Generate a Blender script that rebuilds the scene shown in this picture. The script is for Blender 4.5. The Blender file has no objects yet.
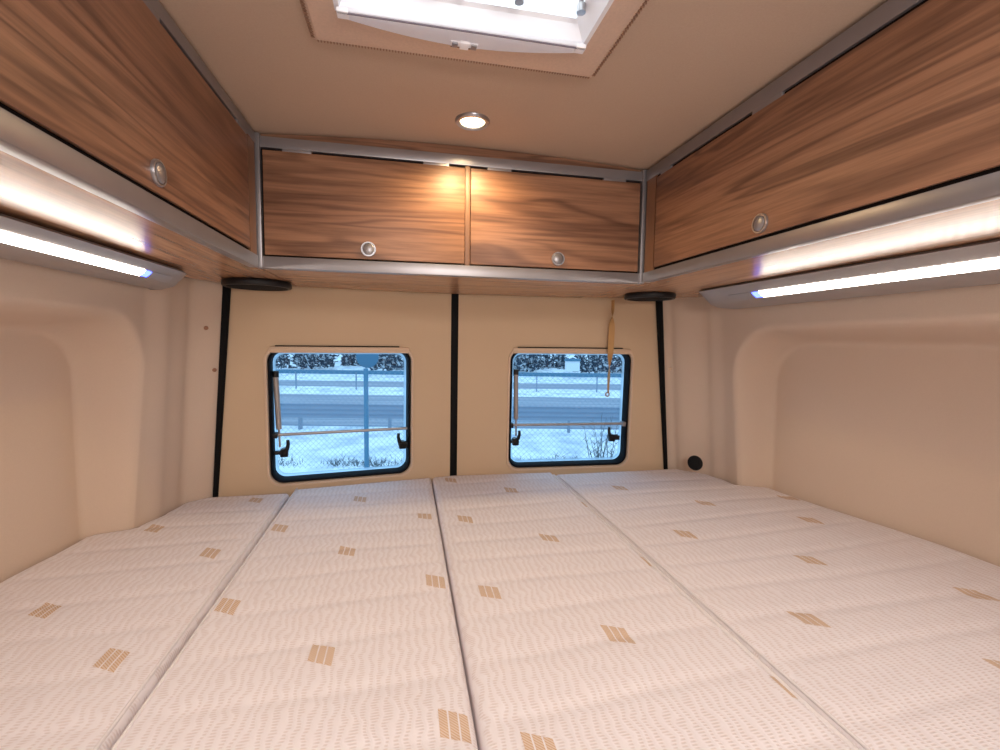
import bpy, bmesh, math, random
from mathutils import Vector, Matrix
random.seed(7)
SC = bpy.context.scene
COL = SC.collection
PI = math.pi

# ------------------------------------------------------------------ helpers
def sstep(a, b, x):
    if a == b: return 1.0 if x > a else 0.0
    t = max(0.0, min(1.0, (x - a) / (b - a)))
    return t * t * (3 - 2 * t)

def lerp(a, b, t): return a + (b - a) * t

def interp(pts, x):
    if x <= pts[0][0]: return pts[0][1]
    for (a, fa), (b, fb) in zip(pts, pts[1:]):
        if x <= b:
            return lerp(fa, fb, sstep(a, b, x))
    return pts[-1][1]

class MB:
    """collects shapes, then links them as ONE mesh object"""
    def __init__(self): self.bm = bmesh.new()
    def _join(self, t, mi=0):
        for f in t.faces: f.material_index = mi
        me = bpy.data.meshes.new('tmp'); t.to_mesh(me); t.free()
        self.bm.from_mesh(me); bpy.data.meshes.remove(me)
        return self
    def box(self, x0, x1, y0, y1, z0, z1, bev=0.0, seg=2, mi=0, mat=None):
        t = bmesh.new(); bmesh.ops.create_cube(t, size=1.0)
        for v in t.verts:
            v.co = Vector(((x0 + x1) / 2 + v.co.x * (x1 - x0), (y0 + y1) / 2 + v.co.y * (y1 - y0), (z0 + z1) / 2 + v.co.z * (z1 - z0)))
        if bev > 0:
            bmesh.ops.bevel(t, geom=t.edges[:], offset=bev, segments=seg, profile=0.6, affect='EDGES', clamp_overlap=True)
        if mat: t.transform(mat)
        return self._join(t, mi)
    def prism(self, poly, z0, z1, bev=0.0, axis='Z', mi=0):
        """poly of (a, b) extruded; axis Z: (x,y), Y: (x,z), X: (y,z)"""
        t = bmesh.new()
        def P(a, b, h):
            return {'Z': (a, b, h), 'Y': (a, h, b), 'X': (h, a, b)}[axis]
        lo = [t.verts.new(P(a, b, z0)) for a, b in poly]
        hi = [t.verts.new(P(a, b, z1)) for a, b in poly]
        n = len(poly)
        t.faces.new(lo[::-1]); t.faces.new(hi)
        for i in range(n): t.faces.new((lo[i], lo[(i + 1) % n], hi[(i + 1) % n], hi[i]))
        bmesh.ops.recalc_face_normals(t, faces=t.faces[:])
        if bev > 0: bmesh.ops.bevel(t, geom=t.edges[:], offset=bev, segments=2, profile=0.6, affect='EDGES', clamp_overlap=True)
        return self._join(t, mi)
    def tube(self, pts, r, n=10, mi=0, caps=True):
        t = bmesh.new(); rings = []
        pts = [Vector(p) for p in pts]
        rs = r if isinstance(r, (list, tuple)) else [r] * len(pts)
        up = None
        for i, p in enumerate(pts):
            d = (pts[min(i + 1, len(pts) - 1)] - pts[max(i - 1, 0)]).normalized()
            if up is None:
                up = Vector((0, 0, 1)) if abs(d.z) < .9 else Vector((1, 0, 0))
            a = d.cross(up).normalized(); up = a.cross(d).normalized()
            rings.append([t.verts.new(p + (a * math.cos(2 * PI * k / n) + up * math.sin(2 * PI * k / n)) * rs[i]) for k in range(n)])
        for A, B in zip(rings, rings[1:]):
            for k in range(n): t.faces.new((A[k], A[(k + 1) % n], B[(k + 1) % n], B[k]))
        if caps:
            t.faces.new(rings[0][::-1]); t.faces.new(rings[-1])
        bmesh.ops.recalc_face_normals(t, faces=t.faces[:])
        return self._join(t, mi)
    def lathe(self, prof, n=40, mat=None, mi=0):
        """prof of (r, h) about local Z"""
        t = bmesh.new(); rings = []
        for r, h in prof:
            if r < 1e-6: rings.append([t.verts.new((0, 0, h))])
            else: rings.append([t.verts.new((r * math.cos(2 * PI * k / n), r * math.sin(2 * PI * k / n), h)) for k in range(n)])
        for A, B in zip(rings, rings[1:]):
            for k in range(n):
                a, b = A[k % len(A)], A[(k + 1) % len(A)]
                c, d = B[(k + 1) % len(B)], B[k % len(B)]
                vs = []
                for v in (a, b, c, d):
                    if v not in vs: vs.append(v)
                if len(vs) > 2: t.faces.new(vs)
        bmesh.ops.recalc_face_normals(t, faces=t.faces[:])
        if mat: t.transform(mat)
        return self._join(t, mi)
    def loops(self, loops, close=True, cap0=False, cap1=False, mi=0):
        """skin a list of equal-length point loops"""
        t = bmesh.new(); L = [[t.verts.new(p) for p in lp] for lp in loops]
        for A, B in zip(L, L[1:]):
            n = len(A)
            for k in range(n if close else n - 1):
                t.faces.new((A[k], A[(k + 1) % n], B[(k + 1) % n], B[k]))
        if cap0: t.faces.new(L[0][::-1])
        if cap1: t.faces.new(L[-1])
        bmesh.ops.recalc_face_normals(t, faces=t.faces[:])
        return self._join(t, mi)
    def quad(self, pts, mi=0):
        t = bmesh.new(); t.faces.new([t.verts.new(p) for p in pts]); return self._join(t, mi)
    def build(self, name, mats, parent=None, smooth=35):
        me = bpy.data.meshes.new(name); self.bm.to_mesh(me); self.bm.free()
        for m in (mats if isinstance(mats, (list, tuple)) else [mats]): me.materials.append(m)
        if smooth:
            for p in me.polygons: p.use_smooth = True
            try: me.set_sharp_from_angle(angle=math.radians(smooth))
            except Exception: pass
        o = bpy.data.objects.new(name, me); COL.objects.link(o)
        if parent is not None: o.parent = parent
        return o

def thing(name, label, cat, mat=None, group=None):
    o = bpy.data.objects.new(name, None); COL.objects.link(o)
    o.empty_display_size = .05
    if mat is not None: o.matrix_world = mat
    o['label'] = label; o['category'] = cat
    if group: o['group'] = group
    return o

def tag(o, label, cat, group=None):
    o['label'] = label; o['category'] = cat
    if group: o['group'] = group
    return o

def struct(o, label=None):
    o['kind'] = 'structure'
    if label: o['label'] = label
    return o

# ------------------------------------------------------------------ materials
def srgb(r, g, b):
    f = lambda c: (c / 255 / 12.92) if c / 255 <= .04045 else ((c / 255 + .055) / 1.055) ** 2.4
    return (f(r), f(g), f(b), 1)

class NT:
    def __init__(self, name):
        self.m = bpy.data.materials.new(name); self.m.use_nodes = True
        self.t = self.m.node_tree; self.t.nodes.clear()
        self.out = self.n('ShaderNodeOutputMaterial')
    def n(self, k, **kw):
        nd = self.t.nodes.new(k)
        for a, b in kw.items():
            if a in nd.inputs.keys() if hasattr(nd.inputs, 'keys') else False: nd.inputs[a].default_value = b
            elif hasattr(nd, a): setattr(nd, a, b)
        return nd
    def l(self, a, b): self.t.links.new(a, b)
    def bsdf(self, col=(.5, .5, .5, 1), rough=.5, metal=0.0, spec=.5):
        b = self.n('ShaderNodeBsdfPrincipled')
        b.inputs['Base Color'].default_value = col; b.inputs['Roughness'].default_value = rough
        b.inputs['Metallic'].default_value = metal; b.inputs['Specular IOR Level'].default_value = spec
        self.l(b.outputs[0], self.out.inputs[0]); self.b = b
        return b
    def coords(self, scale=(1, 1, 1), kind='Object', rot=(0, 0, 0)):
        tc = self.n('ShaderNodeTexCoord'); mp = self.n('ShaderNodeMapping')
        mp.inputs['Scale'].default_value = scale; mp.inputs['Rotation'].default_value = rot
        self.l(tc.outputs[kind], mp.inputs[0]); return mp.outputs[0]
    def noise(self, vec, scale, detail=3, rough=.5, dist=0):
        nd = self.n('ShaderNodeTexNoise'); nd.inputs['Scale'].default_value = scale
        nd.inputs['Detail'].default_value = detail; nd.inputs['Roughness'].default_value = rough; nd.inputs['Distortion'].default_value = dist
        self.l(vec, nd.inputs['Vector']); return nd.outputs['Fac']
    def ramp(self, fac, stops):
        r = self.n('ShaderNodeValToRGB'); e = r.color_ramp.elements
        while len(e) < len(stops): e.new(.5)
        for el, (p, c) in zip(e, stops): el.position = p; el.color = c
        self.l(fac, r.inputs[0]); return r.outputs[0]
    def math(self, op, a, b=None, c=None):
        nd = self.n('ShaderNodeMath'); nd.operation = op
        for i, v in enumerate((a, b, c)):
            if v is None: continue
            if isinstance(v, (int, float)): nd.inputs[i].default_value = v
            else: self.l(v, nd.inputs[i])
        return nd.outputs[0]
    def mix(self, fac, a, b, blend='MIX'):
        nd = self.n('ShaderNodeMix'); nd.data_type = 'RGBA'; nd.blend_type = blend
        for key, v in ((0, fac), (6, a), (7, b)):
            if isinstance(v, (int, float, tuple)): nd.inputs[key].default_value = v
            else: self.l(v, nd.inputs[key])
        return nd.outputs[2]
    def bump(self, h, strength=.3, dist=.002):
        nd = self.n('ShaderNodeBump'); nd.inputs['Strength'].default_value = strength; nd.inputs['Distance'].default_value = dist
        self.l(h, nd.inputs['Height']); self.l(nd.outputs[0], self.b.inputs['Normal'])

def plain(name, col, rough=.5, metal=0.0, spec=.5, bump=0, scale=300):
    k = NT(name); k.bsdf(col, rough, metal, spec)
    v = k.coords()
    f = k.noise(v, scale, 2)
    c2 = tuple(x * .86 for x in col[:3]) + (1,)
    k.l(k.mix(f, c2, tuple(min(1, x * 1.08) for x in col[:3]) + (1,)), k.b.inputs['Base Color'])
    if bump: k.bump(f, bump, .001)
    return k.m

def wood(name, axis, dark, mid, light, seed=0.0, rough=.42, spec=.35):
    """walnut laminate, the grain running along one axis"""
    k = NT(name); k.bsdf(mid, rough, 0, spec)
    tc = k.n('ShaderNodeTexCoord'); mp = k.n('ShaderNodeMapping')
    S = {'X': (.75, 9, 9), 'Y': (9, .75, 9)}[axis]
    mp.inputs['Scale'].default_value = S; mp.inputs['Location'].default_value = (seed * 3.1, seed * 1.7, seed * 2.3)
    k.l(tc.outputs['Object'], mp.inputs[0]); v = mp.outputs[0]
    n1 = k.noise(v, 1.0, 3, .55, 1.1)
    rings = k.math('MULTIPLY', k.math('SINE', k.math('MULTIPLY', n1, 46.0)), .5)
    rings = k.math('ADD', rings, .5)
    rings = k.math('POWER', rings, 2.4)
    mp2 = k.n('ShaderNodeMapping'); S2 = {'X': (5, 130, 130), 'Y': (130, 5, 130)}[axis]
    mp2.inputs['Scale'].default_value = S2; k.l(tc.outputs['Object'], mp2.inputs[0])
    fine = k.noise(mp2.outputs[0], 1.0, 4, .65)
    n3 = k.noise(v, .55, 2, .5, .4)
    base = k.ramp(n3, [(.30, mid), (.70, light)])
    w = k.math('MULTIPLY', rings, k.math('MULTIPLY', n1, 1.05))
    c = k.mix(k.math('MULTIPLY', w, .95), base, dark)
    f2 = k.ramp(fine, [(.34, (.50, .47, .45, 1)), (.6, (1.1, 1.1, 1.1, 1))])
    c = k.mix(.62, c, f2, 'MULTIPLY')
    k.l(c, k.b.inputs['Base Color'])
    k.bump(fine, .08, .0006)
    return k.m

DK, MD, LT = srgb(74, 46, 36), srgb(136, 96, 73), srgb(163, 121, 93)
WOOD_X = wood('walnut_laminate_across', 'X', DK, MD, LT, .0)
WOOD_X2 = wood('walnut_laminate_across_second', 'X', DK, MD, LT, 2.7)
WOOD_Y = wood('walnut_laminate_along', 'Y', DK, MD, LT, 1.3)
WOOD_Y2 = wood('walnut_laminate_along_second', 'Y', DK, MD, LT, 4.1)
WOOD_U = wood('walnut_laminate_underside', 'Y', srgb(132, 92, 68), srgb(168, 124, 92), srgb(190, 146, 112), .6, .27, .6)
WOOD_UX = wood('walnut_laminate_underside_across', 'X', srgb(132, 92, 68), srgb(168, 124, 92), srgb(190, 146, 112), .6, .27, .6)
WOOD_EDGE = plain('walnut_edge_band', srgb(128, 92, 68), .45)
ALU = plain('satin_aluminium', srgb(150, 146, 148), .34, .6, .5, 0, 20)
ALU_LAMP = plain('lamp_aluminium', srgb(166, 160, 158), .42, .35, .5, 0, 20)
CHROME = plain('brushed_chrome', srgb(178, 178, 182), .28, .85, .5, 0, 20)
GAP_SHADOW = plain('dark_gap_and_shadow', srgb(20, 14, 12), .8, 0, .1)
BLACK = plain('black_plastic', srgb(14, 14, 18), .45, 0, .4)
FRAMEB = plain('navy_black_frame', srgb(6, 6, 14), .6, 0, .15)
RUBBER = plain('black_rubber', srgb(8, 8, 10), .7, 0, .2)
GRILLE = plain('speaker_cloth', srgb(20, 19, 19), .8, 0, .2, .6, 900)

def upholstery(name, c1, c2):
    k = NT(name); k.bsdf(c1, .85, 0, .2)
    v = k.coords()
    f = k.noise(v, 420, 3, .6); g = k.noise(v, 5, 3, .5)
    c = k.mix(k.math('MULTIPLY', f, .55), c1, c2)
    c = k.mix(k.math('MULTIPLY', g, .25), c, tuple(x * .9 for x in c2[:3]) + (1,))
    k.l(c, k.b.inputs['Base Color']); k.bump(f, .25, .0008)
    return k.m
FABRIC = upholstery('beige_wall_fabric', srgb(214, 193, 174), srgb(196, 174, 154))
DOORFAB = upholstery('beige_door_panel', srgb(212, 186, 156), srgb(194, 167, 136))
CEILFAB = upholstery('beige_ceiling_felt', srgb(196, 173, 153), srgb(168, 146, 126))
LIPM = plain('cream_window_trim', srgb(214, 186, 158), .5)
HATCHFR = plain('beige_hatch_plastic', srgb(206, 178, 156), .5)
WHITEP = plain('white_plastic', srgb(242, 242, 246), .4, 0, .5, 0, 8)
STRAP = plain('tan_webbing', srgb(196, 154, 104), .75, 0, .2, .4, 800)
FLOORM = plain('dark_floor', srgb(70, 62, 56), .7)
PLUGM = plain('black_plug', srgb(12, 12, 13), .6, 0, .25)
STUD = plain('brown_stud', srgb(150, 104, 76), .5)

def translucent_white():
    k = NT('daylit_white_plastic')
    a = k.n('ShaderNodeBsdfDiffuse'); a.inputs[0].default_value = (.93, .93, .97, 1)
    t = k.n('ShaderNodeBsdfTranslucent'); t.inputs[0].default_value = (.9, .92, .97, 1)
    mx = k.n('ShaderNodeMixShader'); mx.inputs[0].default_value = .3
    k.l(a.outputs[0], mx.inputs[1]); k.l(t.outputs[0], mx.inputs[2]); k.l(mx.outputs[0], k.out.inputs[0])
    return k.m
WHITET = translucent_white()

def emis(name, col, s, mod=0.0):
    k = NT(name); e = k.n('ShaderNodeEmission'); e.inputs[0].default_value = col; e.inputs[1].default_value = s
    if mod:
        w = k.n('ShaderNodeTexWave'); w.bands_direction = 'Y'; w.inputs['Scale'].default_value = .314 / .0165
        k.l(k.coords(), w.inputs['Vector'])
        k.l(k.math('MULTIPLY_ADD', w.outputs['Fac'], s * mod, s * (1 - mod / 2)), e.inputs[1])
    k.l(e.outputs[0], k.out.inputs[0]); return k.m

LEDW = (1.0, .92, .83, 1)
LED_L = emis('led_diffuser_smooth', LEDW, 20)
LED_R = emis('led_diffuser_dotted', LEDW, 15, 1.0)
BLUE = emis('blue_indicator', (.08, .12, 1, 1), 7)
SPOTM = emis('warm_spot_lens', (1, .82, .5, 1), 9)

def quilt():
    k = NT('white_knit_ticking'); k.bsdf((.7, .6, .55, 1), .8, 0, .2)
    tc = k.n('ShaderNodeTexCoord')
    o = tc.outputs['Object']
    nz = k.n('ShaderNodeTexNoise'); nz.inputs['Scale'].default_value = 34; nz.inputs['Detail'].default_value = 2
    k.l(o, nz.inputs['Vector'])
    sep = k.n('ShaderNodeSeparateXYZ'); k.l(o, sep.inputs[0])
    nf = nz.outputs['Fac']
    ph = k.math('MULTIPLY', nf, 13.0)
    col = k.math('SINE', k.math('ADD', k.math('MULTIPLY', sep.outputs[0], 2 * PI / .0125), ph))
    rung = k.math('SINE', k.math('ADD', k.math('MULTIPLY', sep.outputs[1], 2 * PI / .0042), k.math('MULTIPLY', nf, 3.0)))
    cm = k.math('SMOOTH_MIN', k.math('MULTIPLY_ADD', col, .9, .35), 1.0, .2)
    cm = k.math('MAXIMUM', cm, 0.0)
    rm = k.math('MULTIPLY_ADD', rung, .5, .5)
    dash = k.math('MULTIPLY', cm, rm)
    base = k.mix(nf, srgb(235, 230, 233), srgb(228, 221, 223))
    c = k.mix(k.math('MULTIPLY', dash, .42), base, srgb(194, 172, 162))
    k.l(c, k.b.inputs['Base Color'])
    k.bump(k.math('SUBTRACT', k.math('MULTIPLY', col, .35), dash), .35, .0011)
    return k.m
TICK = quilt()
PIPING = plain('cream_piping', srgb(228, 222, 222), .75)
def motif():
    k = NT('tan_hatched_motif'); k.bsdf(srgb(196, 150, 92), .8, 0, .2)
    w = k.n('ShaderNodeTexWave'); w.bands_direction = 'DIAGONAL'; w.inputs['Scale'].default_value = .628 / .0040
    tc = k.n('ShaderNodeTexCoord'); k.l(tc.outputs['Object'], w.inputs['Vector'])
    c = k.mix(k.math('MULTIPLY', k.math('GREATER_THAN', w.outputs['Fac'], .5), .7), srgb(200, 168, 136), srgb(222, 207, 197))
    k.l(c, k.b.inputs['Base Color']); return k.m
MOTIF = motif()

def glass(name, tint, gl=.05):
    k = NT(name)
    a = k.n('ShaderNodeBsdfTransparent'); a.inputs[0].default_value = tint
    g = k.n('ShaderNodeBsdfGlossy'); g.inputs['Roughness'].default_value = .05
    mx = k.n('ShaderNodeMixShader')
    fr = k.n('ShaderNodeFresnel'); fr.inputs[0].default_value = 1.4
    k.l(k.math('MULTIPLY', fr.outputs[0], gl * 10), mx.inputs[0])
    k.l(a.outputs[0], mx.inputs[1]); k.l(g.outputs[0], mx.inputs[2]); k.l(mx.outputs[0], k.out.inputs[0])
    return k.m
PANE = glass('clear_acrylic', (.9, .95, .98, 1), .05)
def milky(name, tint, d, fac):
    k = NT(name)
    a = k.n('ShaderNodeBsdfTransparent'); a.inputs[0].default_value = tint
    t = k.n('ShaderNodeBsdfTranslucent'); t.inputs[0].default_value = d
    mx = k.n('ShaderNodeMixShader'); mx.inputs[0].default_value = fac
    k.l(a.outputs[0], mx.inputs[1]); k.l(t.outputs[0], mx.inputs[2]); k.l(mx.outputs[0], k.out.inputs[0])
    return k.m
EDGE = milky('milky_pane_edge', (.75, .9, 1, 1), (.8, .92, 1, 1), .6)
DOME = milky('milky_dome', (.50, .47, .42, 1), (.50, .48, .45, 1), .75)

# ------------------------------------------------------------------ camera (origin = lens)
yaw, pitch, roll = .2035, .0721, .0124
cy, sy, cp, sp, cr, sr = math.cos(yaw), math.sin(yaw), math.cos(pitch), math.sin(pitch), math.cos(roll), math.sin(roll)
fwd = Vector((sy * cp, cy * cp, -sp)); rgt = Vector((cy, -sy, 0)); upv = rgt.cross(fwd)
r2 = cr * rgt + sr * upv; u2 = -sr * rgt + cr * upv
cam = bpy.data.objects.new('camera', bpy.data.cameras.new('camera')); COL.objects.link(cam)
cam.matrix_world = Matrix(((r2.x, u2.x, -fwd.x, 0), (r2.y, u2.y, -fwd.y, 0), (r2.z, u2.z, -fwd.z, 0), (0, 0, 0, 1)))
cam.data.sensor_width = 36; cam.data.lens = 457 / 1000 * 36; cam.data.clip_start = .01; cam.data.clip_end = 300
SC.camera = cam

# ------------------------------------------------------------------ the van's shell
ZB, ZF, Y0 = -.44, -.56, -.9            # mattress top, platform top, front end
def seamL(z): return -.531 + .053 * (z + .44) / .58
def seamR(z): return .906 - .063 * (z + .44) / .58
def leanf(z): return .024 * (z + .44) / .58
def doory(x, z):
    b = 1.492 - (.14 * (.153 - x) if x < .153 else .045 * (x - .153))
    return b - leanf(z)
PL = [(1.19, -.090), (1.265, -.070), (1.335, -.060), (1.40, 0)]
PR = [(1.29, .124), (1.345, .110), (1.445, .040), (1.462, 0)]
def rr_sdf(y, z, y0, z0, r):
    qy, qz = y - y0 + r, z - z0 + r
    return math.hypot(max(qy, 0), max(qz, 0)) + min(max(qy, qz), 0) - r
def xl(y, z):
    yy = y + leanf(z)
    x = seamL(z) + interp(PL, yy)
    d = rr_sdf(y, z, 1.178, .045, .13)
    m = 1 - sstep(-.034, .008, d)
    face = -.704 - .03 * sstep(1.15, .85, y)
    return lerp(x, min(face, x - .02), m)
def xr(y, z):
    yy = y + leanf(z)
    x = seamR(z) + interp(PR, yy)
    d = rr_sdf(y, z, 1.232, .045, .16)
    m = 1 - sstep(-.042, .006, d)
    face = interp([(.4, 1.215), (.7, 1.19), (1.2, 1.115)], y) - .02 * (z + .44)
    return lerp(x, max(face, x + .02), m)

def frange(a, b, s):
    n = max(1, round((b - a) / s)); return [a + (b - a) * i / n for i in range(n + 1)]
def sheet(name, fn, ys, zs, mat, flip):
    b = bmesh.new()
    g = [[b.verts.new(fn(y, z)) for z in zs] for y in ys]
    for i in range(len(ys) - 1):
        for j in range(len(zs) - 1):
            q = (g[i][j], g[i + 1][j], g[i + 1][j + 1], g[i][j + 1])
            b.faces.new(q[::-1] if flip else q)
    m = MB(); m.bm.free(); m.bm = b
    return m.build(name, mat, smooth=180)
ysw = frange(Y0, .3, .1) + frange(.31, 1.0, .03) + frange(1.01, 1.46, .0075)
zsw = frange(ZF - .1, -.2, .03)[:-1] + frange(-.2, .12, .0075) + [.2, .3, .46]
YLE = lambda z: 1.40 - leanf(z)
YRE = lambda z: 1.462 - leanf(z)
def wl(y, z):
    y = min(y, YLE(z)); return Vector((xl(y, z), y, z))
def wr(y, z):
    y = min(y, YRE(z)); return Vector((xr(y, z), y, z))
struct(sheet('wall_left', wl, [y for y in ysw if y <= 1.42], zsw, FABRIC, False), 'beige padded left side wall with a rounded recess')
struct(sheet('wall_right', wr, ysw, zsw, FABRIC, True), 'beige padded right side wall with a rounded recess')
struct(MB().box(-.9, 1.4, Y0 - .02, Y0, ZF - .1, .46).build('wall_front', FABRIC))
struct(MB().box(-.9, 1.4, Y0, 1.5, ZF - .06, ZF).build('floor', FLOORM), 'bed platform floor under the cushions')

# ceiling, slightly arched, with the hatch opening cut out
HX0, HX1, HY0, HY1 = -.09, .25, .30, .640
def cz(x, y): return .407 + .018 * max(0, 1 - ((x - .13) / .46) ** 2)
xs = frange(-.9, HX0, .08) + frange(HX0, HX1, .034)[1:] + frange(HX1, 1.4, .08)[1:]
yc = frange(Y0, HY0, .15) + [HY1] + frange(HY1, 1.5, .1)[1:]
b = bmesh.new()
g = [[b.verts.new((x, y, cz(x, y))) for y in yc] for x in xs]
for i in range(len(xs) - 1):
    for j in range(len(yc) - 1):
        if HX0 - 1e-6 <= xs[i] < HX1 - 1e-6 and abs(yc[j] - HY0) < 1e-6: continue
        b.faces.new((g[i][j], g[i][j + 1], g[i + 1][j + 1], g[i + 1][j]))
m = MB(); m.bm.free(); m.bm = b
struct(m.build('ceiling', CEILFAB, smooth=180), 'beige felt ceiling')

# ------------------------------------------------------------------ rear doors with windows
def rrect(x0, x1, z0, z1, r, n=9):
    P = []
    for cx, czz, a0 in ((x1 - r, z1 - r, 0), (x0 + r, z1 - r, 90), (x0 + r, z0 + r, 180), (x1 - r, z0 + r, 270)):
        for k in range(n):
            a = math.radians(a0 + 90 * k / (n - 1)); P.append((cx + r * math.cos(a), czz + r * math.sin(a)))
    return P
def outer_loop(corners, n=9):
    """corner order TR, TL, BL, BR to match rrect; each arc's middle point lands on a corner"""
    out = []
    h = n // 2
    for c in range(4):
        cur = Vector(corners[c]); prv = Vector(corners[c - 1]); nxt = Vector(corners[(c + 1) % 4])
        for k in range(n):
            if k < h: out.append(cur.lerp(prv, .12 * (h - k) / h))
            else: out.append(cur.lerp(nxt, .12 * (k - h) / h))
    return out

def make_door(name, wname, left, label, wlabel):
    # frame: u along the door, w outward, v up (leaning)
    if left:
        A = Vector((-.531, doory(-.531, -.44), -.44)); B = Vector((.147, doory(.147, -.44), -.44))
    else:
        A = Vector((.159, doory(.159, -.44), -.44)); B = Vector((.906, doory(.906, -.44), -.44))
    u = (B - A).normalized(); v = Vector((0, -.024 / .58, 1)); v = (v - u * v.dot(u)).normalized(); w = v.cross(u).normalized()
    if w.y < 0: w = -w
    M = Matrix(((u.x, w.x, v.x, A.x), (u.y, w.y, v.y, A.y), (u.z, w.z, v.z, A.z), (0, 0, 0, 1)))
    W = (B - A).length
    Mi = M.inverted()
    def ray(px, py):      # where a sight line through the photo meets the door's plane, local (u, v)
        d = r2 * ((px - 500) / 457) - u2 * ((py - 375) / 457) + fwd
        o = Mi @ Vector((0, 0, 0)); dd = Mi.to_3x3() @ d
        s = -o.y / dd.y; q = o + dd * s; return q.x, q.z
    return M, W, ray

WINS = []
for left in (True, False):
    M, W, ray = make_door('', '', left, '', '')
    if left:
        px = [(265, 400), (413.5, 400), (340, 346.5), (340, 481.5)]
    else:
        px = [(507.5, 400), (632, 400), (570, 348), (570, 469)]
    x0 = ray(*px[0])[0]; x1 = ray(*px[1])[0]; z1 = ray(*px[2])[1]; z0 = ray(*px[3])[1]
    WINS.append((M, W, ray, x0, x1, z0, z1))

for idx, (M, W, ray, x0, x1, z0, z1) in enumerate(WINS):
    left = idx == 0
    zt, zbt = .43, -.13                      # local v of the panel's top / bottom (v = 0 at mattress height)
    zt = .86
    def side(vv):
        z = vv - .44
        if left: return (seamL(z) + .531 + .002, W)
        return (0, W + (seamR(z) - .906) - .002)
    TL, TR, BL, BR = side(zt)[0], side(zt)[1], side(zbt)[0], side(zbt)[1]
    R = .042
    hole = rrect(x0, x1, z0, z1, R)
    outl = outer_loop([(TR, zt), (TL, zt), (BL, zbt), (BR, zbt)])
    L3 = lambda P, y: [(p[0], y, p[1]) for p in P]
    ins = lambda d, r: rrect(x0 + d, x1 - d, z0 + d, z1 - d, max(.008, R - d * .6))
    door = bpy.data.objects.new('door_%d' % (idx + 1), None); COL.objects.link(door); door.matrix_world = M
    struct(door, ('left' if left else 'right') + ' half of the rear doors, beige upholstered inside, with a square window')
    MB().loops([L3([tuple(p) for p in outl], .018), L3([tuple(p) for p in outl], 0), L3(hole, 0), L3(ins(.0015, 0), .004), L3(ins(.003, 0), .03)]).build('door_panel', DOORFAB, door, 30)
    # window unit
    win = bpy.data.objects.new('window_%d' % (idx + 1), None); COL.objects.link(win); win.matrix_world = M
    struct(win, ('left' if left else 'right') + ' hinged acrylic window with black frame in the rear door')
    e = .0035
    MB().loops([L3(ins(e - .004, 0), -.001), L3(ins(e - .003, 0), -.004), L3(ins(e + .002, 0), -.004), L3(ins(e + .004, 0), .0), L3(ins(e + .004, 0), .028), L3(ins(e - .002, 0), .03)]).build('trim_ring', LIPM, win, 40)
    f0 = .0085
    MB().loops([L3(ins(f0, 0), .006), L3(ins(f0 + .002, 0), .003), L3(ins(f0 + .005, 0), .003), L3(ins(f0 + .008, 0), .008), L3(ins(f0 + .010, 0), .036), L3(ins(f0, 0), .042)]).build('frame', FRAMEB, win, 40)
    MB().loops([L3(ins(f0 + .006, 0), .037), L3(ins(f0 + .011, 0), .0365), L3(ins(f0 + .015, 0), .0375), L3(ins(f0 + .017, 0), .041)]).build('pane_edge', EDGE, win, 40)
    pl = ins(f0 + .008, 0)
    t = MB().loops([L3(pl, .041), L3(pl, .0435)], cap0=True, cap1=True); t.build('pane', PANE, win, 20)
    # blind cassette along the top
    MB().box(x0 + .014, x1 - .014, -.007, .03, z1 - .0195, z1 - .0015, .005).build('blind_cassette', LIPM, win)
    MB().box(x0 + .03, x1 - .045, -.006, .0015, z1 - .001, z1 + .0022, .0008).build('cassette_slot_shadow', GAP_SHADOW, win)  # dark strip standing in for the shadow line above the cassette
    # fittings, located on the plane of the door
    def at(p, yy=.02, M=M):
        d = r2 * ((p[0] - 500) / 457) - u2 * ((p[1] - 375) / 457) + fwd
        Mi = M.inverted(); o = Mi @ Vector((0, 0, 0)); dd = Mi.to_3x3() @ d
        return o + dd * ((yy - o.y) / dd.y)
    if left:
        sb0, sb1 = at((275, 435)), at((411, 428)); st0, st1, st2 = at((275.5, 373)), at((279, 429)), at((280, 447))
        lk = [at((284, 452)), at((402, 444))]
    else:
        sb0, sb1 = at((510.5, 425)), at((623, 423.5)); st0, st1, st2 = at((516, 371)), at((516, 419)), at((516, 436))
        lk = [at((515, 441)), at((611, 437))]
    MB().tube([sb0, sb1], .0045, 10).build('stay_bar', ALU_LAMP, win)
    for q, s in ((sb0, 1), (sb1, -1)):
        MB().box(q.x - .008, q.x + .008, .006, .03, q.z - .008, q.z + .008, .003).build('stay_bracket', ALU if s < 0 else BLACK, win)
    strut = MB().tube([st0 - Vector((0, 0, .004)), st1], .0078, 12).build('gas_strut', ALU_LAMP, win)
    MB().tube([st0 + Vector((0, 0, .006)), st0 - Vector((0, 0, .012))], .009, 12).build('strut_cap', BLACK, strut)
    MB().tube([st1 - Vector((0, 0, 0)), st2], .003, 8).build('strut_rod', CHROME, strut)
    for q, s in zip(lk, (1, -1)):
        h = MB().lathe([(0, -.012), (.010, -.012), (.012, -.009), (.012, .012), (0, .012)], 20, Matrix.Translation(q) @ Matrix.Rotation(PI / 2, 4, 'X'))
        h.box(q.x - s * .026, q.x, .012, .030, q.z - .006, q.z + .004, .003)
        h.box(q.x - .010, q.x + .012, .008, .026, q.z - .014, q.z + .010, .004)
        lat = h.build('latch', BLACK, win)
        pts = [q + Vector((0, -.006, -.002)), q + Vector((s * .010, -.008, .012)), q + Vector((s * .013, -.010, .026)), q + Vector((s * .012, -.010, .038))]
        MB().tube(pts, [.007, .006, .0052, .0045], 10).build('latch_lever', BLACK, lat)

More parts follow.
